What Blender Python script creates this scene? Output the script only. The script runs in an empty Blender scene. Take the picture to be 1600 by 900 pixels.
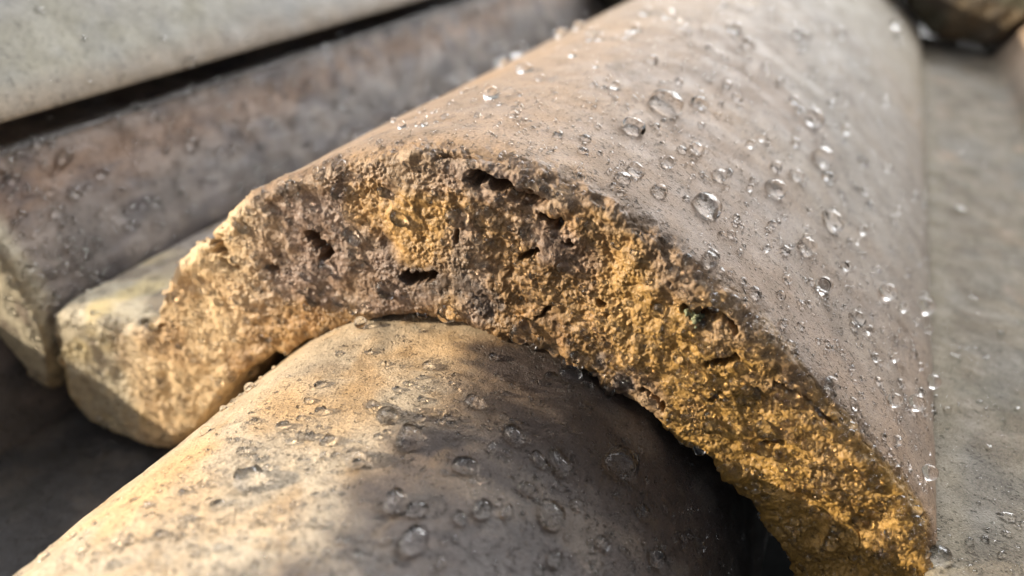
import bpy, math, time
import numpy as np
from mathutils import Matrix, Vector
T0 = time.time()
S = 1.0                        # one Blender unit is one centimetre (unit scale below), so that drop-sized optics stay accurate
scene = bpy.context.scene
col = scene.collection
scene.unit_settings.system = 'METRIC'; scene.unit_settings.scale_length = 0.01

# ------------------------------------------------------------------ camera
FPX = 1300.0                   # focal length for a 1600 px wide picture
AY = np.array([630, 676, 1300.0]); AY /= np.linalg.norm(AY)
AX = np.array([1, -.275, -.3415]); AX -= AX.dot(AY) * AY; AX /= np.linalg.norm(AX)
AZ = -np.cross(AX, AY)
CAM = np.array([2.93, -7.115, 6.15])
R3 = np.array([AX, AY, AZ])    # rows: tile axes seen from the camera (right, up, forward)
cd = bpy.data.cameras.new('camera'); cam = bpy.data.objects.new('camera', cd); col.objects.link(cam)
right, up, fwd = R3[:, 0], R3[:, 1], R3[:, 2]
m = Matrix([[right[i], up[i], -fwd[i], CAM[i] * S] for i in range(3)] + [[0, 0, 0, 1]])
cam.matrix_world = m
cd.sensor_width = 36; cd.lens = 36 * FPX / 1600
cd.clip_start = 0.3; cd.clip_end = 5000
cd.dof.use_dof = True; cd.dof.focus_distance = 8.7; cd.dof.aperture_fstop = 0.175
scene.camera = cam

# ------------------------------------------------------------------ light
sun_dir = np.array([-.875, -.43, .265]); sun_dir /= np.linalg.norm(sun_dir)
elev = math.asin(sun_dir[2]); azim = math.atan2(sun_dir[0], sun_dir[1])
w = bpy.data.worlds.new('World'); scene.world = w; w.use_nodes = True
nt = w.node_tree; bg = nt.nodes['Background']
sky = nt.nodes.new('ShaderNodeTexSky'); sky.sky_type = 'NISHITA'; sky.sun_disc = False
sky.sun_elevation = elev; sky.sun_rotation = azim
sky.air_density = 1.0; sky.dust_density = 4.0; sky.ozone_density = 1.0
# thin veil of cloud: paler sky, and added out-of-view bright lobes, mostly behind the roof (+Y), for highlights in the drops
hs = nt.nodes.new('ShaderNodeHueSaturation'); hs.inputs['Saturation'].default_value = .42; nt.links.new(sky.outputs[0], hs.inputs['Color'])
tcw = nt.nodes.new('ShaderNodeTexCoord')
def lobe(d, lo, hi, colr):
    d = Vector(d).normalized(); dt = nt.nodes.new('ShaderNodeVectorMath'); dt.operation = 'DOT_PRODUCT'; dt.inputs[1].default_value = d
    nt.links.new(tcw.outputs['Generated'], dt.inputs[0])
    nz = nt.nodes.new('ShaderNodeTexNoise'); nz.inputs['Scale'].default_value = 4; nz.inputs['Detail'].default_value = 4
    nt.links.new(tcw.outputs['Generated'], nz.inputs['Vector'])
    ad = nt.nodes.new('ShaderNodeMath'); ad.operation = 'MULTIPLY_ADD'; ad.inputs[1].default_value = .35; nt.links.new(nz.outputs[0], ad.inputs[0]); nt.links.new(dt.outputs['Value'], ad.inputs[2])
    mr = nt.nodes.new('ShaderNodeMapRange'); mr.interpolation_type = 'SMOOTHSTEP'; mr.inputs[1].default_value = lo + .17; mr.inputs[2].default_value = hi + .17
    nt.links.new(ad.outputs[0], mr.inputs[0])
    vm = nt.nodes.new('ShaderNodeVectorMath'); vm.operation = 'SCALE'; vm.inputs[0].default_value = colr; nt.links.new(mr.outputs[0], vm.inputs['Scale']); return vm.outputs[0]
acc = hs.outputs[0]
for d, lo, hi, c in (((.0, .6, .8), .60, .96, (2.5, 2.5, 2.5)), ((.05, .88, .42), .80, .93, (19, 19, 19)), ((.15, .74, .62), .968, .988, (150, 150, 150)), ((-.5, .1, .86), .96, .985, (40, 40, 41))):
    a2 = nt.nodes.new('ShaderNodeVectorMath'); a2.operation = 'ADD'; nt.links.new(acc, a2.inputs[0]); nt.links.new(lobe(d, lo, hi, c), a2.inputs[1]); acc = a2.outputs[0]
nt.links.new(acc, bg.inputs[0]); bg.inputs[1].default_value = 0.07
sl = bpy.data.lights.new('sun', 'SUN'); sl.energy = 5.0; sl.angle = math.radians(.53); sl.color = (1, .86, .66)
so = bpy.data.objects.new('sun', sl); col.objects.link(so)
so.rotation_euler = Vector(sun_dir).to_track_quat('Z', 'Y').to_euler()
scene.view_settings.view_transform = 'Standard'; scene.view_settings.look = 'None'
scene.view_settings.exposure = 0.74; scene.view_settings.gamma = 1
scene.render.engine = 'CYCLES'
scene.cycles.max_bounces = 10; scene.cycles.transmission_bounces = 8; scene.cycles.diffuse_bounces = 3
scene.cycles.sample_clamp_indirect = 25.0
scene.cycles.caustics_refractive = True; scene.cycles.caustics_reflective = False
scene.cycles.blur_glossy = .3

# ------------------------------------------------------------------ numpy noise
def _h(ix, iy, iz, seed):
    h = (ix.astype(np.int64) * 374761393 + iy.astype(np.int64) * 668265263 + iz.astype(np.int64) * 2147483647 + seed * 974711) & 0xffffffff
    h = ((h ^ (h >> 13)) * 1274126177) & 0xffffffff
    h = ((h ^ (h >> 16)) * 2246822519) & 0xffffffff
    return ((h ^ (h >> 15)) & 0xffffff).astype(np.float32) / 16777216.0
def vnoise(P, sc, seed=0):
    Q = P / sc; I = np.floor(Q).astype(np.int64); F = (Q - I).astype(np.float32); F = F * F * (3 - 2 * F)
    out = 0
    for a in (0, 1):
        for b in (0, 1):
            for c in (0, 1):
                wgt = (F[..., 0] if a else 1 - F[..., 0]) * (F[..., 1] if b else 1 - F[..., 1]) * (F[..., 2] if c else 1 - F[..., 2])
                out = out + wgt * _h(I[..., 0] + a, I[..., 1] + b, I[..., 2] + c, seed)
    return out * 2 - 1
ROT = np.array([[.36, .48, -.8], [-.8, .6, 0], [.48, .64, .6]])
def fbm(P, sc, octv=4, seed=0, gain=.5):
    out = 0; amp = 1; tot = 0; Q = P
    for k in range(octv):
        out = out + amp * vnoise(Q, sc / 2 ** k, seed + k); tot += amp; amp *= gain; Q = Q @ ROT.T
    return out / tot
def worley(P, sc, seed=0):
    Q = P / sc; I = np.floor(Q).astype(np.int64); F = Q - I
    f1 = np.full(Q.shape[:-1], 9.0); f2 = f1.copy(); idv = f1.copy()
    for a in (-1, 0, 1):
        for b in (-1, 0, 1):
            for c in (-1, 0, 1):
                x, y, z = I[..., 0] + a, I[..., 1] + b, I[..., 2] + c
                d = (a + _h(x, y, z, seed) - F[..., 0]) ** 2 + (b + _h(x, y, z, seed + 7) - F[..., 1]) ** 2 + (c + _h(x, y, z, seed + 13) - F[..., 2]) ** 2
                idv = np.where(d < f1, _h(x, y, z, seed + 29), idv)
                f2 = np.where(d < f1, f1, np.minimum(f2, d)); f1 = np.minimum(f1, d)
    return np.sqrt(f1), np.sqrt(f2), idv
def sm(a, b, x):
    t = np.clip((x - a) / (b - a), 0, 1); return t * t * (3 - 2 * t)
def mix(a, b, t):
    t = np.asarray(t)[..., None]; return a * (1 - t) + np.asarray(b) * t
def C3(r, g, b): return np.array([r, g, b], float)

def proj(P):
    c = (np.asarray(P, float) - CAM) @ R3
    return 800 + FPX * c[..., 0] / c[..., 2], 450 - FPX * c[..., 1] / c[..., 2]
def ray(px, py):
    d = R3 @ np.array([(px - 800) / FPX, (450 - py) / FPX, 1.0]); return d / np.linalg.norm(d)
def at(px, py, axis, val):
    d = ray(px, py); return CAM + d * (val - CAM[axis]) / d[axis]

# ------------------------------------------------------------------ mesh helpers
def grid_mesh(name, P, colr=None, mat=None, parent=None, flip=False):
    n, k = P.shape[:2]
    me = bpy.data.meshes.new(name)
    idx = np.arange(n * k).reshape(n, k)
    q = np.stack([idx[:-1, :-1], idx[1:, :-1], idx[1:, 1:], idx[:-1, 1:]], -1).reshape(-1, 4)
    if flip: q = q[:, ::-1]
    me.vertices.add(n * k); me.vertices.foreach_set('co', (P.reshape(-1, 3) * S).astype(np.float32).ravel())
    me.loops.add(q.size); me.loops.foreach_set('vertex_index', q.astype(np.int32).ravel())
    me.polygons.add(len(q)); me.polygons.foreach_set('loop_start', (np.arange(len(q)) * 4).astype(np.int32))
    me.update(calc_edges=True)
    me.polygons.foreach_set('use_smooth', np.ones(len(q), bool))
    if colr is not None:
        a = me.color_attributes.new('pigment', 'FLOAT_COLOR', 'POINT')
        c4 = np.ones((n * k, 4), np.float32); c4[:, :3] = np.clip(colr.reshape(-1, 3), 0.003, .9)
        a.data.foreach_set('color', c4.ravel())
    if mat: me.materials.append(mat)
    o = bpy.data.objects.new(name, me); col.objects.link(o)
    if parent: o.parent = parent
    return o
def tri_mesh(name, V, Fc, mat=None, parent=None, smooth=True, colr=None):
    me = bpy.data.meshes.new(name); Fc = np.asarray(Fc)
    me.vertices.add(len(V)); me.vertices.foreach_set('co', np.asarray(V, np.float32).ravel())
    me.loops.add(Fc.size); me.loops.foreach_set('vertex_index', Fc.astype(np.int32).ravel())
    me.polygons.add(len(Fc)); me.polygons.foreach_set('loop_start', (np.arange(len(Fc)) * Fc.shape[1]).astype(np.int32))
    me.update(calc_edges=True); me.polygons.foreach_set('use_smooth', np.full(len(Fc), smooth, bool))
    if colr is not None:
        a = me.color_attributes.new('pigment', 'FLOAT_COLOR', 'POINT')
        c4 = np.ones((len(V), 4), np.float32); c4[:, :3] = colr; a.data.foreach_set('color', c4.ravel())
    if mat: me.materials.append(mat)
    o = bpy.data.objects.new(name, me)
    col.objects.link(o)
    if parent: o.parent = parent
    return o
def thing(name, label, cat, loc=(0, 0, 0), group=None):
    o = bpy.data.objects.new(name, None); col.objects.link(o); o.empty_display_size = 1
    o['label'] = label; o['category'] = cat
    if group: o['group'] = group
    return o
def normals(P):
    n = np.cross(np.gradient(P, axis=1), np.gradient(P, axis=0))
    return n / (np.linalg.norm(n, axis=-1, keepdims=True) + 1e-12)

# ------------------------------------------------------------------ materials
def clay(name, rough=.6, coat=.0, bump=.35, grain=.03, pores=.5, speck=.25, coarse=.35, pore_scale=.055):
    mt = bpy.data.materials.new(name); mt.use_nodes = True; t = mt.node_tree; N = t.nodes; L = t.links
    b = N['Principled BSDF']; b.inputs['Roughness'].default_value = rough
    b.inputs['Coat Weight'].default_value = coat; b.inputs['Coat Roughness'].default_value = .25
    b.inputs['Specular IOR Level'].default_value = .4
    at_ = N.new('ShaderNodeAttribute'); at_.attribute_name = 'pigment'
    tc = N.new('ShaderNodeTexCoord')
    def noise(sc_cm, det=3, ro=.6):
        n = N.new('ShaderNodeTexNoise'); n.inputs['Scale'].default_value = 1 / (sc_cm * S)
        n.inputs['Detail'].default_value = det; n.inputs['Roughness'].default_value = ro
        L.new(tc.outputs['Object'], n.inputs['Vector']); return n
    def ramp(src, a, b_, ca, cb):
        r = N.new('ShaderNodeMapRange'); r.inputs[1].default_value = a; r.inputs[2].default_value = b_
        r.inputs[3].default_value = ca; r.inputs[4].default_value = cb; L.new(src, r.inputs[0]); return r.outputs[0]
    def mul(c, f):
        x = N.new('ShaderNodeVectorMath'); x.operation = 'SCALE'; L.new(c, x.inputs[0]); L.new(f, x.inputs['Scale']); return x.outputs[0]
    def mth(op, a, b_=None, v=None):
        x = N.new('ShaderNodeMath'); x.operation = op; L.new(a, x.inputs[0])
        if b_ is not None: L.new(b_, x.inputs[1])
        if v is not None: x.inputs[1].default_value = v
        return x.outputs[0]
    n1 = noise(grain, 3, .7); n2 = noise(coarse, 4, .6)
    pw = noise(.12, 2)
    n3 = noise(pore_scale, 2, .5)
    pore = ramp(mth('ADD', n3.outputs[0], mth('MULTIPLY', pw.outputs[0], v=.5)), .625, .55, 0, 1)   # 1 in a pore
    c = mul(at_.outputs['Color'], ramp(n1.outputs[0], .3, .7, 1 - speck, 1 + speck))
    c = mul(c, ramp(n2.outputs[0], .3, .7, .84, 1.16))
    c = mul(c, ramp(pore, 0, 1, 1, 1 - pores))
    L.new(c, b.inputs['Base Color'])
    h = mth('SUBTRACT', mth('MULTIPLY', n1.outputs[0], v=.5), mth('MULTIPLY', pore, v=1.2 * pores))
    h = mth('ADD', h, mth('MULTIPLY', n2.outputs[0], v=.8))
    bp = N.new('ShaderNodeBump'); bp.inputs['Strength'].default_value = bump; bp.inputs['Distance'].default_value = .03 * S
    L.new(h, bp.inputs['Height']); L.new(bp.outputs[0], b.inputs['Normal']); L.new(bp.outputs[0], b.inputs['Coat Normal'])
    rr = ramp(noise(.5, 3).outputs[0], .35, .65, rough - .15, min(1, rough + .15)); L.new(rr, b.inputs['Roughness'])
    return mt
M_top = clay('weathered_clay', .7, .12, .9, .024, .5, .3, .4, .045)
M_break = clay('broken_ochre_clay', .55, .2, .7, .02, .35, .35, .12, .045)
M_low = clay('sandy_clay', .5, .4, 1.0, .024, .4, .4, .3, .04)
M_dry = clay('dry_grey_clay', .9, .0, .9, .024, .35, .4, .35, .05)
M_wet = clay('wet_brown_clay', .6, .08, .7, .03, .35, .35, .35, .08)
M_far = clay('mossy_clay', .7, .0, .6, .05, .3, .3, .8, .1)

def water_mat():
    mt = bpy.data.materials.new('water'); mt.use_nodes = True; N = mt.node_tree.nodes; L = mt.node_tree.links
    N.remove(N['Principled BSDF']); g = N.new('ShaderNodeBsdfGlass'); g.inputs['IOR'].default_value = 1.333; g.inputs['Roughness'].default_value = 0
    L.new(g.outputs[0], N['Material Output'].inputs[0]); return mt
M_water = water_mat()

# ------------------------------------------------------------------ tile sweeps
def curve(pts, n, smooth=0):
    p = np.array(pts, float); tt = np.arange(len(p)); u = np.linspace(0, len(p) - 1, len(p) * 60)
    # catmull-rom
    i = np.clip(u.astype(int), 0, len(p) - 2); f = (u - i)[:, None]
    p0, p1, p2, p3 = p[np.clip(i - 1, 0, None)], p[i], p[i + 1], p[np.clip(i + 2, None, len(p) - 1)]
    q = .5 * (2 * p1 + (p2 - p0) * f + (2 * p0 - 5 * p1 + 4 * p2 - p3) * f ** 2 + (3 * p1 - p0 - 3 * p2 + p3) * f ** 3)
    d = np.r_[0, np.cumsum(np.linalg.norm(np.diff(q[:, :2], axis=0), axis=1))]
    s = np.linspace(0, d[-1], n); return np.stack([np.interp(s, d, q[:, k]) for k in range(q.shape[1])], 1)
def round_ends(O, I, r):
    """close a cross-section at both ends with a half round"""
    d = np.r_[0, np.cumsum(np.linalg.norm(np.diff(O, axis=0), axis=1))]; L = d[-1]
    e = np.clip(np.minimum(d, L - d) / r, 0, 1); k = np.sqrt(1 - (1 - e) ** 2)[:, None]
    mid = (O + I) / 2; return mid + (O - mid) * k, mid + (I - mid) * k
def section(O, I, yf, yb, dys, bev=.25, nface=60, bevn=8):
    """grid: s x t, back of the top -> front -> face -> underside. returns P, index ranges"""
    n = len(O); T = I - O; th = np.linalg.norm(T, axis=1); u = T / (th[:, None] + 1e-9)
    bv = np.minimum(bev, th * .4)
    rows = []
    for y in dys[::-1]: rows.append((np.zeros(n), bv + y))                       # (depth along T, y offset)
    a = np.linspace(0, math.pi / 2, bevn)[1:]
    for x in a: rows.append((bv * (1 - np.cos(x)), bv * (1 - np.sin(x))))
    f0 = len(dys)
    for k in range(1, nface): rows.append((bv + (th - 2 * bv) * k / nface, np.zeros(n)))
    for x in a[::-1]: rows.append((th - bv * (1 - np.cos(x)), bv * (1 - np.sin(x))))
    f1 = len(rows)
    for y in dys: rows.append((th, bv + y))
    D = np.array([r[0] for r in rows]).T; Yo = np.array([r[1] for r in rows]).T
    P = np.zeros((n, len(rows), 3))
    P[..., 0] = O[:, None, 0] + u[:, None, 0] * D; P[..., 2] = O[:, None, 1] + u[:, None, 1] * D
    P[..., 1] = np.clip((yf[:, None] if np.ndim(yf) else yf) + Yo, None, yb)
    return P, f0, f1, D / (th[:, None] + 1e-9)

PAIRS = [((-7.2, -.85), (-7.2, -2.3)), ((-7.0, -.6), (-6.95, -2.75)), ((-6.2, -.5), (-6.2, -2.85)), ((-5.4, -.42), (-5.4, -2.7)),
         ((-5.1, -.1), (-4.87, -2.31)), ((-4.89, .38), (-4.5, -1.85)), ((-4.2, 1.2), (-3.95, -1.05)), ((-3.4, 1.97), (-3.3, -.4)),
         ((-2.7, 2.47), (-2.6, .2)), ((-1.75, 2.98), (-1.7, .74)), ((-.95, 3.18), (-1.0, .99)), ((-.2, 3.25), (-.4, 1.06)),
         ((.6, 3.14), (.27, 1.03)), ((1.46, 2.83), (1.02, .95)), ((2.15, 2.46), (1.5, .80)), ((2.83, 2.02), (2.1, .52)),
         ((3.55, 1.45), (2.75, .18)), ((4.3, .83), (3.25, -.25)), ((4.85, .2), (3.7, -.8)), ((4.98, -.5), (4.1, -1.4)), ((4.75, -1.2), (4.5, -1.6))]
def profile(pairs, n, dx=0, dz=0):
    a = curve([p[0] + p[1] for p in pairs], n); a[:, [0, 2]] += dx; a[:, [1, 3]] += dz
    return a[:, :2], a[:, 2:]

# ================================================================== chipped tile (the subject)
HOLES = [  # pixel polyline, half width px, depth cm
    ([(738, 286), (770, 290), (800, 303), (828, 322)], 11, .5), ([(680, 241), (712, 239), (742, 241)], 5, .3), ([(488, 376), (497, 402)], 12, .45),
    ([(333, 368), (345, 392)], 9, .3), ([(345, 405), (370, 428)], 5, .2), ([(845, 350), (868, 355)], 7, .35), ([(883, 385), (888, 390)], 5, .25),
    ([(635, 428), (668, 440)], 7, .28), ([(835, 500), (862, 493)], 4, .35), ([(1072, 488), (1108, 494), (1150, 520)], 9, .25), ([(1105, 572), (1150, 562)], 7, .25),
    ([(228, 508), (243, 516)], 8, .4), ([(812, 408), (832, 392)], 8, .22), ([(1215, 612), (1250, 622), (1310, 665)], 4, .2), ([(1108, 628), (1120, 618)], 4, .2),
    ([(700, 372), (704, 380)], 4, .2), ([(400, 425), (430, 432)], 4, .14), ([(930, 480), (950, 500)], 4, .15), ([(1000, 620), (1040, 640)], 4, .12), ([(1190, 705), (1225, 698)], 5, .10)]
def segdist(x, y, pl):
    d = np.full(x.shape, 1e9)
    for (x0, y0), (x1, y1) in zip(pl[:-1], pl[1:]):
        t = np.clip(((x - x0) * (x1 - x0) + (y - y0) * (y1 - y0)) / ((x1 - x0) ** 2 + (y1 - y0) ** 2 + 1e-9), 0, 1)
        d = np.minimum(d, np.hypot(x - x0 - t * (x1 - x0), y - y0 - t * (y1 - y0)))
    return d
def blob(px, py, cx, cy, rx, ry, ang=0):
    a = math.radians(ang); dx, dy = px - cx, py - cy
    u = dx * math.cos(a) + dy * math.sin(a); v = -dx * math.sin(a) + dy * math.cos(a)
    return np.hypot(u / rx, v / ry)

NS = 1500
O, I = profile(PAIRS, NS)
O, I = round_ends(O, I, .18)
ys = np.unique(np.r_[np.arange(0, 1.2, .016), np.arange(1.2, 4, .05), np.arange(4, 32, .4)])
yf = .10 + .10 * fbm(np.stack([O[:, 0], O[:, 1] * 0, O[:, 1]], 1), 1.6, 3, 5)
P, f0, f1, D = section(O, I, yf, 31, ys, .22, 210, 16)
Nn = normals(P)
if Nn[NS // 2, 10, 2] < 0: Nn = -Nn
PX, PY = proj(P)
front = np.zeros(P.shape[:2]); front[:, f0:f1] = 1
yv = P[..., 1]
idx = np.arange(P.shape[1])[None, :]
ontop = (idx < f0)
facew = np.where(ontop, 1 - sm(.0, .42, yv - .2 + .22 * fbm(P, .5, 3, 9)), np.where(idx >= f1, 1 - sm(0, 3, yv), 1.0))
facew = np.broadcast_to(facew, P.shape[:2]).copy()
left = sm(-3.0, -4.2, P[..., 0] + .5 * vnoise(P, .6, 3))           # smoother pale left foot
act = facew > .001
Pa = P[act]
disp = np.zeros(P.shape[:2])
big = fbm(Pa, 1.1, 3, 11); med = fbm(Pa, .28, 3, 21)
w1, w2, wi = worley(Pa + .03 * np.stack([vnoise(Pa, .1, 1), vnoise(Pa, .1, 2), vnoise(Pa, .1, 3)], -1), .085, 4)
g1, g2, gi = worley(Pa, .042, 8)
v1, v2, vi = worley(Pa, .24, 31)
lf = left[act]
rough = .6 + .4 * sm(-.3, .4, fbm(Pa, 1.3, 2, 77)); rough *= (1 - .45 * lf)
lump = sm(-.35, .45, fbm(Pa, .5, 3, 78)); fine = .35 + .65 * sm(-.3, .3, fbm(Pa, .4, 3, 79))
dd = .09 * big - .05 + .095 * med * rough + .05 * fbm(Pa, .13, 3, 23, .6) * rough + .024 * (.5 - w1) * rough * (wi ** 2) * 2.4 * lump + .015 * (.5 - g1) * 2 * (.3 + gi) * fine * (1 - .4 * lf) + .07 * np.maximum(0, .42 - v1) * (vi > .6) + .010 * vnoise(Pa, .022, 88) * fine
crk = sm(.05, .0, np.abs(fbm(Pa, .75, 4, 181, .55))) * sm(.0, .35, fbm(Pa, .9, 2, 182)); dd -= .03 * crk * rough
pit = sm(.50, .22, v1) * (vi < .14)
dd -= .03 * pit * rough
disp[act] = dd * facew[act]
tp = np.broadcast_to(idx < f0 + 2, P.shape[:2]) & (yv < 31)
disp[tp] += (.03 * fbm(P[tp], 2.2, 3, 95) + .010 * fbm(P[tp], .35, 3, 96)) * np.minimum(1, yv[tp] * 1.5)
ck, _, ci = worley(P[tp], .55, 97); disp[tp] -= .022 * sm(.34, .12, ck) * (ci < .22) * sm(.3, .8, yv[tp])
hole = np.zeros(P.shape[:2])
vis = act & (D < .97) & (idx < f1)
hx, hy = PX[vis], PY[vis]
Pv = P[vis]
wx = 24 * fbm(Pv, .3, 4, 41, .65) ; wy = 20 * fbm(Pv, .3, 4, 42, .65); wz = 7 * fbm(Pv, .12, 3, 43, .7)
hh = np.zeros(hx.shape); hd = np.zeros(hx.shape)
for pl, r, dep in HOLES:
    d = segdist(hx + wx, hy + wy, pl) + wz
    k = sm(r * 1.2, r * .35, d); hd = np.maximum(hd, k * dep); hh = np.maximum(hh, k)
disp[vis] -= hd; hole[vis] = hh
P2 = P + Nn * disp[..., None]
# sideways raggedness along the inner (lower) and outer edges of the break
edge = sm(.8, 1.0, D) * (idx >= f0) * (1 - sm(0, 2.5, yv)) * (1 - left * .3)
T = (I - O) / (np.linalg.norm(I - O, axis=1, keepdims=True) + 1e-9)
ea = edge > .001
rag = np.zeros(P.shape[:2]); rag[ea] = .10 * fbm(P[ea], .55, 3, 51) + .075 * (.5 - worley(P[ea] * [1, .5, 1], .15, 52)[0]) + .03
P2[..., 0] += T[:, None, 0] * rag * edge; P2[..., 2] += T[:, None, 1] * rag * edge
print('disp', time.time() - T0)

def col_main(P, facew, hole, PX, PY, left, DD):
    n_big = fbm(P, 2.2, 4, 61); n_m = fbm(P, .6, 4, 62); n_s = fbm(P, .15, 3, 63); 
    # outer weathered skin
    top = np.broadcast_to(C3(.235, .168, .118), P.shape).copy()
    top = mix(top, C3(.285, .19, .115), sm(-.25, .5, n_big + .3 * n_m))                     # warm tan
    gx = sm(1.2, 3.4, P[..., 0] + .8 * n_big) * sm(9, 1, abs(P[..., 1] - 8 + 3 * n_m)) + sm(4, 14, P[..., 1] + 4 * n_big) * .6
    top = mix(top, C3(.215, .205, .18), np.clip(gx, 0, 1) * .65)                             # cool grey stain
    top = mix(top, C3(.28, .25, .175), sm(10, 22, P[..., 1]) * .6)                          # yellowish far end
    top = mix(top, C3(.15, .115, .09), sm(.15, .5, fbm(P, .9, 4, 65)) * .4)
    # broken faces
    ochre = mix(np.broadcast_to(C3(.21, .122, .05), P.shape), C3(.31, .19, .08), sm(-.2, .4, n_m))
    ochre = mix(ochre, C3(.33, .17, .05), sm(.05, .5, fbm(P, .35, 3, 66)) * .55)
    ochre = mix(ochre, C3(.32, .185, .042), sm(.3, 2.6, P[..., 0] + .5 * n_m) * .8)
    mauve = mix(np.broadcast_to(C3(.20, .145, .12), P.shape), C3(.30, .22, .155), sm(-.2, .4, n_m))
    dark = np.broadcast_to(C3(.075, .058, .052), P.shape)
    pale = mix(np.broadcast_to(C3(.56, .41, .24), P.shape), C3(.45, .30, .16), sm(-.1, .4, n_m))
    x, y = PX + 40 * n_big + 26 * n_m, PY + 30 * n_m + 12 * n_s
    face = ochre
    mv = np.maximum.reduce([sm(1.15, .75, blob(x, y, 430, 400, 160, 80, -40)), sm(1.2, .8, blob(x, y, 560, 430, 150, 60, 10)), .8 * sm(1.1, .7, blob(x, y, 770, 290, 160, 35, 15)),
                            .7 * sm(1.1, .7, blob(x, y, 590, 300, 120, 40, -12)), .7 * sm(1.1, .7, blob(x, y, 880, 390, 90, 30, 30)), .9 * sm(1.1, .7, blob(x, y, 740, 430, 40, 90, 0)), .6 * sm(1.1, .6, blob(x, y, 1000, 620, 60, 40, 40))])
    rim = sm(.42, .0, DD + .3 * n_m + .15 * n_s) * sm(1400, 1150, x)                    # greyer brown band under the skin
    face = mix(face, C3(.215, .148, .10), rim * .8)
    face = mix(face, mauve, mv * .9)
    face = mix(face, C3(.17, .10, .055), sm(.05, .45, fbm(P, .45, 4, 92, .6)) * .6)
    oc = np.maximum(sm(1.1, .7, blob(x, y, 660, 370, 75, 60, 30)), sm(1.1, .7, blob(x, y, 560, 320, 45, 40, 0)) * .8)
    face = mix(face, C3(.40, .24, .085), oc * .75)
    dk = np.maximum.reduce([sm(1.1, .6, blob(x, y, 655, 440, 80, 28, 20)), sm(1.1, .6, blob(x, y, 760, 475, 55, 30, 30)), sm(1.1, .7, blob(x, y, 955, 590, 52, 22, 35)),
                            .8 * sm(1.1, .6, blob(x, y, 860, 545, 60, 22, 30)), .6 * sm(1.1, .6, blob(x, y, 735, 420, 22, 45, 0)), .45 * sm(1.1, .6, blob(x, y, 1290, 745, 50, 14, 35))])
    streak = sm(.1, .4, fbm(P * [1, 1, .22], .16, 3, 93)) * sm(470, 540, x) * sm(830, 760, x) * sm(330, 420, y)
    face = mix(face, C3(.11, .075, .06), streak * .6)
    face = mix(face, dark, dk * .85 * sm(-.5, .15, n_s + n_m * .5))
    face = mix(face, pale, left)
    face = mix(face, C3(.15, .10, .06), left * sm(.25, .5, fbm(P, .3, 3, 67)) * .5)
    face = mix(face, C3(.36, .27, .20), sm(640, 600, y) * sm(450, 300, x) * 0)
    # darker orange-brown floors of the pits
    face = mix(face, C3(.16, .075, .02), hole * .7)
    k = np.clip(facew, 0, 1)
    k = sm(.4, .9, k + .3 * fbm(P, .3, 3, 68) + .12 * n_s)
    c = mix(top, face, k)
    # little rust-brown pock marks on the skin near the break
    return c
cm = np.zeros(P.shape)
c_in = (idx < f1) | (P[..., 1] < 3)
cm[...] = .2
sel = np.broadcast_to(c_in, P.shape[:2])
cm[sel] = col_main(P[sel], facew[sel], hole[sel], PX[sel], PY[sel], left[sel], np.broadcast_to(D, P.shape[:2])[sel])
# valley part of the tile: greyish tan, damp
val = (P[..., 0] < -5.15) & (idx < f1)
vc = mix(np.broadcast_to(C3(.38, .33, .24), P[val].shape), C3(.45, .36, .19), sm(.0, .4, fbm(P[val], .7, 3, 71)))
vc = mix(vc, C3(.20, .17, .16), sm(.9, 2.5, P[val][:, 1] + .6 * fbm(P[val], .8, 3, 72)) * .75)
vc = mix(vc, C3(.13, .10, .07), sm(.0, .4, fbm(P[val], .45, 4, 73)) * .8)
wv = sm(-5.2, -6.3, P[val][:, 0] + .45 * fbm(P[val], .5, 3, 74)) ; wv = np.maximum(wv, sm(.05, .3, P[val][:, 1]) * sm(-5.1, -5.4, P[val][:, 0]))
cm[val] = mix(cm[val], vc, wv)
tile = thing('clay_tile', 'large tan roll roof tile with its broken ochre front edge, dotted with water drops', 'tile', group='overlapping clay roof tiles')
a = grid_mesh('tile_body', P2[:, :f0 + 1], cm[:, :f0 + 1], M_top, tile)
b = grid_mesh('broken_edge', P2[:, f0:f1 + 1], cm[:, f0:f1 + 1], M_break, tile)
b['label'] = 'rough broken ochre and brown front edge with pits and crumbling grains'
c_ = grid_mesh('tile_underside', P2[:, f1:], cm[:, f1:], M_break, tile)
print('main', time.time() - T0)

# ================================================================== the other tiles
def make_tile(label, O, I, yf, yb, dys, colf, mt, mf, amp=.03, nface=50, bev=.2, group='overlapping clay roof tiles', crag=0.0, end=.2, ramp_y=0):
    O, I = round_ends(O, I, end)
    P, f0, f1, D = section(O, I, yf, yb, dys, bev, nface, 8)
    Nn = normals(P)
    if Nn[len(O) // 2, 3, 2] < 0: Nn = -Nn
    d = amp * fbm(P, 1.0, 4, 101) + amp * .35 * fbm(P, .16, 3, 102)
    if crag:
        ff = np.zeros(P.shape[:2]); ff[:, f0:f1] = 1
        d += crag * ff * (fbm(P, .5, 4, 103) + .4 * (.5 - worley(P, .12, 104)[0]))
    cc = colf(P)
    P = P + Nn * d[..., None]
    if ramp_y: P[..., 2] += ramp_y * (P[..., 1] - yf)
    t = thing('clay_tile', label, 'tile', group=group)
    grid_mesh('tile_body', P[:, :f0 + 1], cc[:, :f0 + 1], mt, t)
    grid_mesh('front_edge', P[:, f0:f1 + 1], cc[:, f0:f1 + 1], mf, t)
    grid_mesh('tile_underside', P[:, f1:], cc[:, f1:], mt, t)
    return t
cgrid = np.unique(np.r_[np.arange(0, 31, .25), 31.0])

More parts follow.
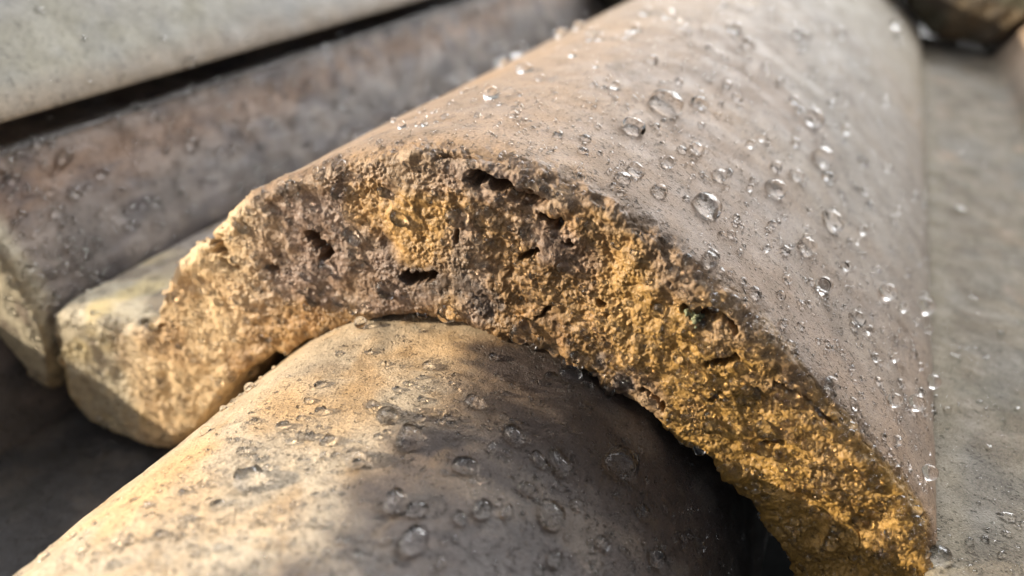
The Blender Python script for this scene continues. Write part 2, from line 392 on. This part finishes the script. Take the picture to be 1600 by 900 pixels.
# lower tile, running towards the camera under the arch
LX = np.array([-5.2, -4.95, -4.2, -3.4, -2.7, -1.8, -1, -.2, .6, 1.46, 2.15, 2.83, 3.55, 4.3, 4.92])
LZ = np.array([-.1, .2, 1.15, 1.9, 2.4, 2.83, 3.0, 3.05, 2.98, 2.75, 2.42, 2.02, 1.47, .83, .19])
lo = [(-13.4, -2.3), (-11.5, -2.75), (-9, -2.9), (-6.5, -2.95), (-5.2, -2.95), (-4.62, -2.85)]
lo += [(x * .8 - .38, z / 3.05 * 3.62 - 2.62) for x, z in zip(LX[1:6], LZ[1:6])]
lo += [(-1.0, .90), (-.1, 1.0), (.7, .97), (1.45, .74), (2.15, .28), (2.75, -.35), (3.15, -1.1), (3.4, -2.0), (3.5, -3.3)]
li = [(x + (.0 if x < -4.7 else (.38 + x) * -.16), z - 1.5) for x, z in lo]
Ol, Il = profile([(p, q) for p, q in zip(lo, li)], 900)
yy = np.unique(np.r_[np.arange(0, 20, .5), np.arange(20, 28.4, .022), np.arange(28.4, 33, .5)])
def col_low(P):
    nb = fbm(P, 1.6, 4, 110); nm = fbm(P, .5, 4, 111); ns = fbm(P, .12, 3, 112)
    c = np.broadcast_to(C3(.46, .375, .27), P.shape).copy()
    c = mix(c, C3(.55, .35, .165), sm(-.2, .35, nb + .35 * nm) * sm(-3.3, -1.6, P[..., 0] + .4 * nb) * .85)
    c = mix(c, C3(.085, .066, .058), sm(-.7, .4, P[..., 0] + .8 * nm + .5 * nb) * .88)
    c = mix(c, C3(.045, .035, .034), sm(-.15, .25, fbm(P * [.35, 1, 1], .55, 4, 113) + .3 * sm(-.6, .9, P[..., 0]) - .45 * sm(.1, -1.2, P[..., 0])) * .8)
    c = mix(c, C3(.17, .145, .125), sm(.1, .4, fbm(P, .45, 3, 114)) * sm(.5, 2, P[..., 0]) * .6)
    c = mix(c, C3(.40, .26, .13), sm(.2, .5, fbm(P, .3, 3, 117)) * .5 * sm(.8, -.5, P[..., 0]))
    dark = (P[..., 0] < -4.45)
    cv = mix(np.broadcast_to(C3(.05, .05, .055), P.shape), C3(.10, .09, .085), sm(-.1, .4, nm))  # lower channel near black: its shade is put into the colour
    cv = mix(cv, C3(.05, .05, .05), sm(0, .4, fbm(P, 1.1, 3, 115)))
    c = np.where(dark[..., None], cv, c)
    pk = sm(.12, .02, worley(P, .5, 116)[0])
    return c
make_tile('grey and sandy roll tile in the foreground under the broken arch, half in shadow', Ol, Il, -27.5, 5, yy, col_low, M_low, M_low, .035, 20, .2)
# left flank tile: brown, wet, rises steeply from the valley
fo = [(-7.28, -.95), (-7.36, -.6), (-7.75, .05), (-8.15, .65), (-8.42, 1.14), (-8.58, 1.3), (-9.3, 1.1), (-10.5, 1.3), (-12.5, 1.7), (-14, 2.3), (-15.5, 1.6), (-17, .2)]
fi = [(-7.4, -2.1), (-7.6, -2.2), (-8.4, -1.5), (-9.1, -.8), (-9.6, -.5), (-10, -.4), (-10.6, -.2), (-11.5, .1), (-12.5, .3), (-13.6, .4), (-14.6, .5), (-16, -.5)]
Of, If = profile(list(zip(fo, fi))[::-1], 420)
def col_flank(P):
    nb = fbm(P, 1.5, 4, 120); nm = fbm(P, .5, 4, 121)
    c = mix(np.broadcast_to(C3(.11, .09, .078), P.shape), C3(.19, .155, .13), sm(-.2, .4, nm))
    band = np.exp(-((P[..., 2] - .75 + .35 * nb) / .38) ** 2)
    c = mix(c, C3(.22, .135, .085), band * .8)
    c = mix(c, C3(.075, .065, .07), sm(.05, .4, fbm(P, .4, 4, 122)) * .6)
    c = mix(c, C3(.03, .025, .022), sm(1.2, 1.28, P[..., 2]) * .9)  # top under the pale tile painted near black: gap shade put into the colour
    c = np.where((P[..., 1] < .3)[..., None], mix(np.broadcast_to(C3(.31, .275, .20), P.shape), C3(.14, .11, .08), sm(-.15, .35, fbm(P, .4, 4, 124))), c)
    return c
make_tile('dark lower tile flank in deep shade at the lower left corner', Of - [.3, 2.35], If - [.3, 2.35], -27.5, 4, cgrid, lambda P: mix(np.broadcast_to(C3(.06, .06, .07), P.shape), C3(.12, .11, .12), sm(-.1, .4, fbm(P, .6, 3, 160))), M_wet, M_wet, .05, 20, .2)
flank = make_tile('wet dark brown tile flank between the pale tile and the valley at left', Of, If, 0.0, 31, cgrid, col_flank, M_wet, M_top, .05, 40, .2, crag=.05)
# pale tile resting on the flank, upper left
po = [(-8.5, 1.72), (-8.8, 2.15), (-9.5, 2.85), (-10.2, 3.3), (-11.2, 3.75), (-12.5, 4.0), (-14, 3.75), (-15.3, 3.0), (-16.4, 1.8), (-17.3, .6)]
pi_ = [(-8.62, 1.66), (-9.1, 2.2), (-9.7, 2.75), (-10.4, 2.95), (-11.3, 3.3), (-12.5, 3.5), (-13.9, 3.3), (-15.1, 2.6), (-16.1, 1.5), (-17.0, .4)]
Op, Ip = profile(list(zip(po, pi_))[::-1], 380)
def col_pale(P):
    nb = fbm(P, 2.0, 4, 130); nm = fbm(P, .7, 4, 131)
    c = mix(np.broadcast_to(C3(.25, .235, .205), P.shape), C3(.28, .26, .20), sm(-.2, .4, nb))
    c = mix(c, C3(.26, .26, .255), sm(.05, .4, nm) * .3)
    c = mix(c, C3(.30, .24, .18), sm(2.3, 1.9, P[..., 2] + .2 * nm) * .7)
    return c
make_tile('pale grey smooth tile at upper left above the dark gap', Op, Ip, -2.0, 31, cgrid, col_pale, M_top, M_top, .02, 12, .1, end=.25)
# right tile: flat channel, then the next roll
ro = [(4.86, -.3), (4.9, -.02), (5.5, -.0), (6.6, -.05), (7.3, .0), (7.6, .5), (8.1, 1.35), (8.9, 2.2), (10, 2.95), (11.5, 3.2), (13, 2.9), (14.6, 1.9), (16, .3)]
ri = [(4.95, -1.6), (5.3, -1.9), (5.8, -2.05), (6.8, -2.0), (7.8, -1.8), (8.4, -1.0), (9, -.2), (9.6, .6), (10.4, 1.3), (11.5, 1.5), (12.6, 1.2), (13.6, .5), (15, -.5)]
Or, Ir = profile(list(zip(ro, ri)), 520)
def col_right(P):
    nb = fbm(P, 1.5, 4, 140); nm = fbm(P, .5, 4, 141)
    c = mix(np.broadcast_to(C3(.145, .122, .09), P.shape), C3(.20, .172, .13), sm(-.3, .3, nm))
    c = mix(c, C3(.15, .145, .13), sm(.0, .4, nb) * .5)
    c = mix(c, C3(.26, .19, .13), sm(.15, .6, fbm(P, .9, 4, 142)) * .5)
    c = mix(c, C3(.33, .235, .17), sm(7.2, 7.9, P[..., 0]) * .8)
    c = mix(c, C3(.12, .11, .08), sm(.2, .5, fbm(P * [1, .4, 1], .25, 3, 143)) * .5)
    c = mix(c, C3(.19, .165, .12), sm(5.35, 5.1, P[..., 0]) * .7)
    return c
rgrid = np.unique(np.r_[np.arange(0, 8, .03), np.arange(8, 31.5, .25)])
make_tile('grey channel of the tile along the right edge with a brown roll rising beside it', Or, Ir, -1.2, 31, rgrid, col_right, M_dry, M_top, .03, 30, .2)
# upper course
def col_moss(P):
    nm = fbm(P, .7, 4, 151)
    c = mix(np.broadcast_to(C3(.05, .04, .03), P.shape), C3(.10, .075, .045), sm(-.2, .3, nm))
    return mix(c, C3(.05, .05, .03), sm(.0, .4, fbm(P, 1.2, 3, 152)) * .7)
uo = [(2.5, 5.0), (3.3, 4.3), (4.3, 3.1), (5.2, 2.3), (6.2, 2.15), (7.0, 2.2), (7.9, 3.1), (8.8, 4.4), (10.2, 5.3), (11.5, 5.6), (13, 5.2)]
ui = [(2.0, 2.9), (2.9, 2.35), (4.1, 1.3), (5.2, .42), (6.2, .35), (7.15, .45), (7.75, 1.3), (8.7, 2.5), (10, 3.3), (11.5, 3.6), (13, 3.2)]
Ou, Iu = profile(list(zip(uo, ui)), 240)
make_tile('dark mossy tile end at the upper right corner above the channel', Ou, Iu, 27.5, 34, np.arange(0, 6.6, .2), col_moss, M_far, M_far, .08, 30, .3, crag=.15)
uo = [(-12, 5.2), (-10.5, 4.8), (-9, 3.7), (-7.9, 2.2), (-7.2, 1.7), (-6.2, 1.6), (-5.4, 1.8), (-4.6, 3.0), (-3.6, 4.2), (-2, 5.2), (0, 5.6), (1.6, 5.4)]
ui = [(-12, 3.3), (-10.5, 3.0), (-9.2, 2.3), (-8.1, .6), (-7.3, -.2), (-6.2, -.3), (-5.2, -.1), (-4.4, 1.6), (-3.4, 2.6), (-2, 3.45), (0, 3.7), (1.6, 3.4)]
Ou, Iu = profile(list(zip(uo, ui)), 240)
make_tile('dark tile end at the top of the picture where the far roll meets the valley', Ou, Iu, 27.5, 34, np.arange(0, 6.6, .2), col_moss, M_far, M_far, .08, 30, .3, crag=.12)
# roof deck below
V = np.array([[-80, -80, -4.6], [80, -80, -4.6], [80, 80, -4.6], [-80, 80, -4.6]]) * S
deck = tri_mesh('roof_deck', V, [[0, 1, 2, 3]], M_far, None, False, np.full((4, 3), .05)); deck['kind'] = 'structure'
print('tiles', time.time() - T0)

# ================================================================== water
rng = np.random.default_rng(7)
bpy.context.view_layer.update(); dg = bpy.context.evaluated_depsgraph_get()
def cast(px, py):
    d = ray(px, py)
    ok, loc, nrm, i, ob, _ = scene.ray_cast(dg, Vector(CAM * S), Vector(d))
    if not ok: return None
    p = ob.parent
    if np.dot(np.array(nrm), d) > 0: nrm = -nrm
    return np.array(loc) / S, np.array(nrm), ob, (p if p else ob)
def drop_proto(k, irr):
    import bmesh
    bm = bmesh.new(); bmesh.ops.create_icosphere(bm, subdivisions=4, radius=1)
    V = np.array([v.co[:] for v in bm.verts]); Fc = np.array([[v.index for v in f.verts] for f in bm.faces]); bm.free()
    d = V / np.linalg.norm(V, axis=1, keepdims=True)
    r = 1 + irr * (vnoise(d + 10 * k, 1.1, 200 + k) * .7 + vnoise(d + 5 * k, .55, 300 + k) * .35)
    V = d * r[:, None]
    me = bpy.data.meshes.new('water_droplet')
    me.vertices.add(len(V)); me.vertices.foreach_set('co', V.astype(np.float32).ravel())
    me.loops.add(Fc.size); me.loops.foreach_set('vertex_index', Fc.astype(np.int32).ravel())
    me.polygons.add(len(Fc)); me.polygons.foreach_set('loop_start', (np.arange(len(Fc)) * 3).astype(np.int32))
    me.update(calc_edges=True); me.polygons.foreach_set('use_smooth', np.ones(len(Fc), bool)); me.materials.append(M_water)
    return me
ROUND = [drop_proto(k, .03) for k in range(4)]; IRR = [drop_proto(10 + k, .22) for k in range(8)]
placed = []
def frame(n, ang):
    n = Vector(n); q = n.to_track_quat('Z', 'Y'); return (q @ Matrix.Rotation(ang, 3, 'Z').to_quaternion())
def drop(px, py, rpx, flat=.75, asp=1.0, ang=None, irr=True, label=None, lift=None, want=None, caster=False):
    h = cast(px, py)
    if h is None: return None
    p, n, ob, root = h
    dist = (p - CAM) @ R3[:, 2]
    r = rpx / FPX * dist
    # average normal around the spot so that grains do not tip the drop over
    ns = [n]
    for dx, dy in ((.8, 0), (-.8, 0), (0, .8), (0, -.8)):
        g = cast(px + dx * max(rpx, 6), py + dy * max(rpx, 6))
        if g is not None and np.linalg.norm(g[0] - p) < 3 * r + .1: ns.append(g[1])
    n = np.mean(ns, 0); n /= np.linalg.norm(n) + 1e-9
    for q, rq in placed:
        if np.linalg.norm(q - p) < (rq + r) * .9 and want is None: return None
    placed.append((p, r))
    me = (IRR if irr else ROUND)[rng.integers(8 if irr else 4)]
    o = bpy.data.objects.new('water_droplet', me); col.objects.link(o)
    a = rng.uniform(0, 6.28) if ang is None else ang
    lift = (.45 if not irr else .18) if lift is None else lift
    o.location = Vector((p + n * r * flat * lift) * S)
    o.rotation_mode = 'QUATERNION'; o.rotation_quaternion = frame(n, a)
    o.scale = (r * asp * S, r / asp * S, r * flat * S)
    o.cycles.is_caustics_caster = True
    where = {'broken_edge': 'rough broken ochre edge', }.get(ob.name.split('.')[0])
    rl = root['label'] if 'label' in root else ''
    if where: reg = 'on broken edge'; grp = 'water droplets on the broken tile edge'
    elif root == tile: reg = 'on tan tile top'; grp = 'water droplets on the chipped tile top'
    elif 'foreground' in rl: reg = 'on foreground roll'; grp = 'water droplets on the foreground tile'
    elif 'right edge' in rl: reg = 'on the grey channel at the right'; grp = 'water droplets on the right channel'
    elif 'pale grey' in rl: reg = 'on the pale tile at upper left'; grp = 'water droplets on the pale tile'
    else: reg = 'on the wet brown flank at left'; grp = 'water droplets on the brown flank'
    X_, Y_ = p[0], p[1]
    if grp.endswith('chipped tile top'):
        reg += (', far up the roll' if Y_ > 9 else ', just behind the break' if Y_ < 1.3 else ', halfway up the roll' if Y_ > 4.5 else ', a little above the break') + (' near crest' if X_ < .8 else ' low on right flank' if X_ > 3.6 else '')
    elif grp.endswith('tile edge'): reg += (' near its pale left foot' if X_ < -3 else ' left of the arch top' if X_ < -1 else ' at the arch top' if X_ < .8 else ' right of the arch top' if X_ < 2.6 else ' towards the right foot') + (', by upper rim' if p[2] > 1.05 + .9 * (3.2 - abs(X_)) / 3.2 + .6 else ', by lower lip')
    elif 'foreground' in grp: reg += (' in sun' if X_ < -.4 else ' at shadow border' if X_ < .7 else ' in shade') + (', near the arch' if Y_ > -1.3 else ', at the bottom' if Y_ < -3 else ', midway')
    size = 'large' if rpx > 16 else ('medium' if rpx > 8.5 else 'small')
    o['label'] = label or f"{size} {'uneven' if irr else 'round'} droplet {reg}"
    o['category'] = 'water droplet'; o['group'] = grp
    return o

TOP = [(1038, 170, 28, 1), (988, 204, 20, 1), (1090, 165, 14, 1), (768, 153, 14, 0), (820, 112, 13, 1), (1018, 98, 12, 1), (872, 213, 9, 1), (710, 122, 9, 0), (629, 200, 8, 0),
       (845, 125, 9, 1), (960, 138, 9, 0), (1086, 236, 14, 1), (992, 270, 15, 1), (1042, 258, 11, 0), (1028, 302, 15, 1), (1100, 325, 25, 1), (1122, 278, 14, 1), (1170, 296, 7, 0),
       (1208, 298, 19, 1), (1242, 276, 13, 1), (1210, 263, 11, 1), (1280, 250, 22, 1), (1295, 348, 21, 1), (1345, 362, 9, 0), (1338, 379, 5, 0), (1140, 368, 9, 1), (1106, 408, 16, 1),
       (1072, 404, 8, 1), (1088, 430, 10, 1), (1178, 460, 12, 1), (1218, 463, 9, 1), (1228, 438, 9, 1), (1280, 450, 16, 0), (1256, 388, 18, 1), (1225, 393, 10, 1), (1196, 390, 7, 0),
       (1205, 353, 8, 1), (1318, 418, 9, 0), (1145, 48, 14, 1), (1165, 72, 13, 1), (1250, 62, 15, 1), (1265, 190, 19, 1), (1295, 600, 14, 1), (1380, 460, 15, 0), (1408, 482, 9, 0),
       (1335, 500, 15, 1), (1354, 518, 9, 0), (1398, 530, 8, 1), (1440, 482, 14, 0), (1392, 628, 13, 0), (1425, 632, 15, 0), (1452, 598, 12, 0), (1445, 740, 14, 0), (1400, 735, 10, 1),
       (1130, 92, 8, 1), (1010, 22, 11, 1), (1045, 28, 12, 1), (990, 50, 12, 1), (1060, 130, 8, 1), (1135, 135, 10, 1), (1150, 155, 9, 1), (1195, 105, 8, 1), (1320, 205, 10, 1),
       (1380, 160, 9, 1), (1350, 130, 8, 1), (1310, 55, 10, 1), (1400, 60, 10, 1), (1345, 255, 9, 1), (1385, 265, 8, 1), (1298, 165, 9, 1), (1430, 800, 11, 1), (1395, 560, 8, 0),
       (1225, 340, 6, 1), (1170, 228, 8, 0), (1188, 218, 7, 0), (1240, 225, 9, 1), (1350, 300, 8, 1), (1400, 330, 8, 1), (1155, 395, 7, 1), (878, 55, 9, 1), (905, 45, 10, 1), (936, 62, 9, 1),
       (1470, 874, 19, 1), (1365, 560, 9, 1), (1250, 510, 8, 1), (1160, 440, 7, 1), (1180, 500, 7, 1), (1150, 340, 6, 1), (930, 105, 6, 0), (895, 88, 7, 0), (1240, 160, 9, 1), (1215, 130, 8, 1)]
special = {(820, 112): 'clear round droplet near crest, up the roll from the round white-rimmed bead', (1090, 165): 'clear droplet just right of the largest one on the tan tile top',
           (1280, 250): 'large frosted-looking droplet high on the right flank of the tan roll', (1208, 298): 'large faint droplet upper right of the wide glittering droplet',
           (1295, 348): 'large uneven droplet right of the faint one on the tan roll flank', (1256, 388): 'large uneven droplet above the dark-ringed round droplet', (1265, 190): 'large blurred droplet far up the right flank of the tan roll',
           (1028, 302): 'bright uneven droplet just left of the wide glittering droplet', (1086, 236): 'bright droplet below the two big ones and above the glittering droplet', (992, 270): 'bright broken-looking droplet just below the thin-rimmed round droplet',
           (1106, 408): 'bright oval droplet nearest the break below the glittering droplet', (1335, 500): 'uneven droplet lower right of the dark-ringed droplet', (1295, 600): 'bright white droplet just behind the lower part of the broken edge',
           (988, 204): 'large round clear droplet with a thin bright rim on the tan tile top', (1038, 170): 'largest bright irregular droplet high on the tan tile top',
           (1100, 325): 'wide glittering splash-shaped droplet right of the tile crest', (768, 153): 'round bead with white lower rim near the crest of the tan tile',
           (1470, 874): 'bright droplet at the lower right foot of the broken tile', (1280, 450): 'round droplet with a dark ring midway down the tan slope'}
for x, y, r, i in TOP:
    drop(x, y, r * .92, .88 if i else 1.0, rng.uniform(1, 1.1) if i else 1.0, irr=bool(i), lift=.35 if i else .6, label=special.get((x, y)))
# beads standing on the skyline of the roll
for x, y, r in ((640, 171, 11), (605, 189, 10), (558, 208, 9), (712, 131, 8), (806, 82, 12), (870, 46, 9), (660, 164, 5), (680, 152, 6), (616, 190, 4), (575, 204, 4), (905, 32, 9), (733, 120, 6), (775, 98, 6), (785, 92, 7), (1396, 40, 8)):
    drop(x, y, r, .95, 1, irr=False, lift=.75)
LOW = [(390, 752, 24, 0, 1), (392, 608, 9, 0, 0), (323, 676, 9, 0, 0), (500, 603, 9, 1, 0), (482, 628, 8, 1, 0), (502, 645, 10, 0, 1), (443, 667, 10, 1, 0), (470, 655, 7, 1, 0), (485, 684, 9, 0, 1),
       (583, 640, 15, 1, 1), (640, 688, 24, 1, 1), (555, 720, 19, 1, 1), (618, 788, 22, 1, 1), (645, 848, 24, 1, 1), (728, 732, 18, 1, 1), (753, 798, 17, 0, 1), (802, 684, 19, 1, 1), (858, 808, 24, 1, 0),
       (823, 766, 15, 1, 0), (872, 728, 22, 1, 1), (965, 728, 30, 1, 0), (668, 574, 10, 1, 1), (740, 632, 16, 1, 1), (865, 875, 14, 0, 0), (1022, 872, 16, 0, 0), (495, 775, 6, 0, 1), (720, 812, 12, 1, 0),
       (575, 552, 6, 0, 0), (655, 656, 9, 1, 1), (600, 570, 7, 1, 0), (695, 740, 7, 1, 0), (340, 790, 10, 1, 0), (405, 720, 6, 1, 0), (300, 812, 7, 1, 0), (255, 836, 8, 1, 0), (520, 770, 5, 0, 0), (560, 870, 10, 1, 0),
       (690, 880, 10, 1, 0), (770, 560, 9, 1, 0), (620, 610, 7, 1, 1), (840, 720, 14, 1, 0), (790, 800, 12, 1, 0), (900, 790, 12, 1, 0), (360, 690, 6, 1, 0), (420, 820, 6, 1, 0), (230, 790, 6, 1, 0), (940, 850, 12, 1, 0),
       (660, 590, 5, 0, 0), (700, 655, 8, 1, 1), (770, 700, 10, 1, 1), (470, 720, 5, 0, 0), (180, 860, 6, 1, 0), (1000, 800, 14, 1, 0), (1090, 850, 12, 1, 0)]
spl = {(390, 752): 'big round glassy bead with a long shadow on the sunlit foreground roll', (645, 848): 'wide silvery droplet low on the foreground roll', (965, 728): 'broad flat puddle droplet on the shaded side of the foreground roll',
       (618, 788): 'large uneven droplet just above the wide silvery one on the foreground roll', (555, 720): 'large uneven droplet lower left of the elongated droplet on the foreground roll',
       (728, 732): 'large uneven droplet lower right of the elongated droplet on the foreground roll', (858, 808): 'large uneven droplet deepest in shade, below its neighbour, on the foreground roll',
       (872, 728): 'large uneven droplet left of the broad flat puddle droplet', (802, 684): 'large droplet in shade under the arch lip, upper left of the puddle droplet',
       (753, 798): 'large round droplet right of the silvery one on the foreground roll', (965, 728): 'broad flat puddle droplet on the shaded side of the foreground roll',
       (640, 688): 'elongated droplet at the shadow border of the foreground roll'}
for x, y, r, i, cst in LOW:
    drop(x, y, r, .97 if not i else .8, 1.0 if not i else rng.uniform(1.05, 1.25), irr=bool(i), lift=.3 if not i else .3, label=spl.get((x, y)), caster=bool(cst))
RIM = [(420, 326, 9), (457, 292, 10), (456, 345, 5), (382, 355, 10), (370, 405, 8), (370, 468, 10), (553, 368, 15), (512, 418, 14), (478, 430, 9), (625, 340, 13), (758, 338, 18), (718, 338, 19),
       (880, 345, 15), (565, 412, 8), (605, 450, 16), (490, 462, 14), (550, 482, 8), (815, 515, 20), (890, 592, 19), (700, 487, 15), (600, 300, 10), (1050, 650, 8), (1112, 664, 13), (1192, 668, 14),
       (960, 380, 8), (310, 437, 8), (402, 445, 8), (525, 300, 9), (635, 256, 6), (440, 500, 6), (380, 500, 6), (480, 478, 7), (680, 300, 7), (920, 350, 8), (860, 300, 8), (990, 395, 6), (1060, 560, 8),
       (640, 500, 8), (1030, 480, 7), (590, 500, 8), (1300, 700, 7), (1365, 800, 9), (1400, 690, 9), (350, 640, 6), (300, 560, 6), (340, 470, 7), (860, 590, 9), (660, 490, 7), (530, 470, 9)]
for x, y, r in RIM:
    drop(x, y, r, .85, rng.uniform(1.0, 1.25), irr=True, lift=.4)
d = drop(565, 512, 10, 1.0, 1, irr=False, lift=.9, label='bead of water hanging from the lower lip of the broken arch')
for x, y, r in ((1492, 560, 9), (1573, 808, 12), (1520, 470, 9), (1575, 835, 7), (1480, 640, 6), (1545, 700, 6), (1500, 330, 10), (1540, 560, 6), (1590, 640, 6)): drop(x, y, r, .6, 1.1, lift=.2)
for x, y, r in ((130, 60, 9), (255, 60, 9), (60, 15, 12), (140, 128, 9)): drop(x, y, r * .6, .4, 1.1, lift=.2)

# random fill
def region(px, py, ob, root):
    if root == tile: return 'edge' if ob.name.startswith('broken') else 'top'
    rl = root['label'] if 'label' in root else ''
    return 'low' if 'foreground' in rl else 'right' if 'right edge' in rl else 'flank' if 'brown tile flank' in rl else 'pale' if 'pale' in rl else 'x'
quota = dict(top=40, edge=26, low=8, right=5, flank=26, pale=2, x=0)
tries = 0
nd = lambda: len(placed)
while sum(quota.values()) > 0 and tries < 6000 and nd() < 299:
    tries += 1; x, y = rng.uniform(0, 1600), rng.uniform(0, 900); h = cast(x, y)
    if h is None: continue
    rg = region(x, y, h[2], h[3])
    if quota.get(rg, 0) <= 0 or (rg == 'low' and h[0][0] < -4.4): continue
    dist = (h[0] - CAM) @ R3[:, 2]
    r = min(.12, .035 + rng.exponential(.022)) / dist * FPX
    if rg == 'flank': r = rng.uniform(.04, .11) / dist * FPX
    if drop(x, y, r, .75, 1.1, lift=.35): quota[rg] -= 1
print('drops', nd(), time.time() - T0)

# fine spray: thousands of tiny beads nobody could count
import bmesh
bm = bmesh.new(); bmesh.ops.create_icosphere(bm, subdivisions=2, radius=1)
BV = np.array([v.co[:] for v in bm.verts]); BF = np.array([[v.index for v in f.verts] for f in bm.faces]); bm.free()
VV = []; FF = []; cnt = 0
for k in range(15000):
    x, y = rng.uniform(0, 1600), rng.uniform(0, 900); h = cast(x, y)
    if h is None: continue
    p, n, ob, root = h; rg = region(x, y, ob, root)
    if rg == 'x' or (rg == 'edge' and rng.random() < .1) or (rg == 'pale' and rng.random() < .9) or (rg in ('right',) and rng.random() < .5) or (rg == 'low' and p[0] < -4.4): continue
    r = min(.05, .007 + rng.exponential(.0095))
    if rg == 'flank': r *= 2.2
    if rg == 'edge': r *= 1.7
    if rg == 'top': r *= 1.25 + .5 * (p[1] > 6)
    dens = vnoise(p[None] , 1.2, 400)[0]
    if dens < rng.uniform(-.9, .3): continue
    sc_ = r * np.array([rng.uniform(.8, 1.4), rng.uniform(.7, 1.1), rng.uniform(.65, .95)])
    R_ = np.array(frame(n, rng.uniform(0, 6.28)).to_matrix())
    VV.append(((BV * sc_) @ R_.T + p + n * sc_[2] * .3) * S); FF.append(BF + cnt * len(BV)); cnt += 1
spray = tri_mesh('water_spray', np.concatenate(VV), np.concatenate(FF), M_water)
spray['kind'] = 'stuff'; spray['label'] = 'fine spray of tiny water beads scattered over all the tiles'; spray['category'] = 'water beads'
# little green moss tuft lodged in a pit of the break
M_moss = bpy.data.materials.new('moss'); M_moss.use_nodes = True
bs = M_moss.node_tree.nodes['Principled BSDF']; nz = M_moss.node_tree.nodes.new('ShaderNodeTexNoise'); nz.inputs['Scale'].default_value = 40
cr = M_moss.node_tree.nodes.new('ShaderNodeValToRGB'); cr.color_ramp.elements[0].color = (.09, .10, .05, 1); cr.color_ramp.elements[1].color = (.26, .27, .16, 1)
M_moss.node_tree.links.new(nz.outputs[0], cr.inputs[0]); M_moss.node_tree.links.new(cr.outputs[0], bs.inputs['Base Color']); bs.inputs['Roughness'].default_value = .8
VV = []; FF = []
for k in range(26):
    x, y = (1092 + rng.normal(0, 4.5), 497 + rng.normal(0, 6)) if k < 18 else (1078 + rng.normal(0, 3), 489 + rng.normal(0, 2))
    h = cast(x, y); 
    if h is None: continue
    toward = -ray(x, y); p = h[0] + toward * rng.uniform(.0, .12); r = rng.uniform(.014, .03)
    VV.append((BV * r * (1 + .25 * vnoise(BV + k, .6, k))[:, None] + p) * S); FF.append(BF + len(FF) * len(BV))
moss = tri_mesh('moss_tuft', np.concatenate(VV), np.concatenate(FF), M_moss)
moss['label'] = 'tiny green moss tuft lodged in a pit of the broken edge'; moss['category'] = 'moss'
# sunlight focused through the drops
so.data.cycles.is_caustics_light = True
for o in bpy.data.objects:
    if o.type == 'MESH' and o.parent: o.cycles.is_caustics_receiver = True
print('done', time.time() - T0)
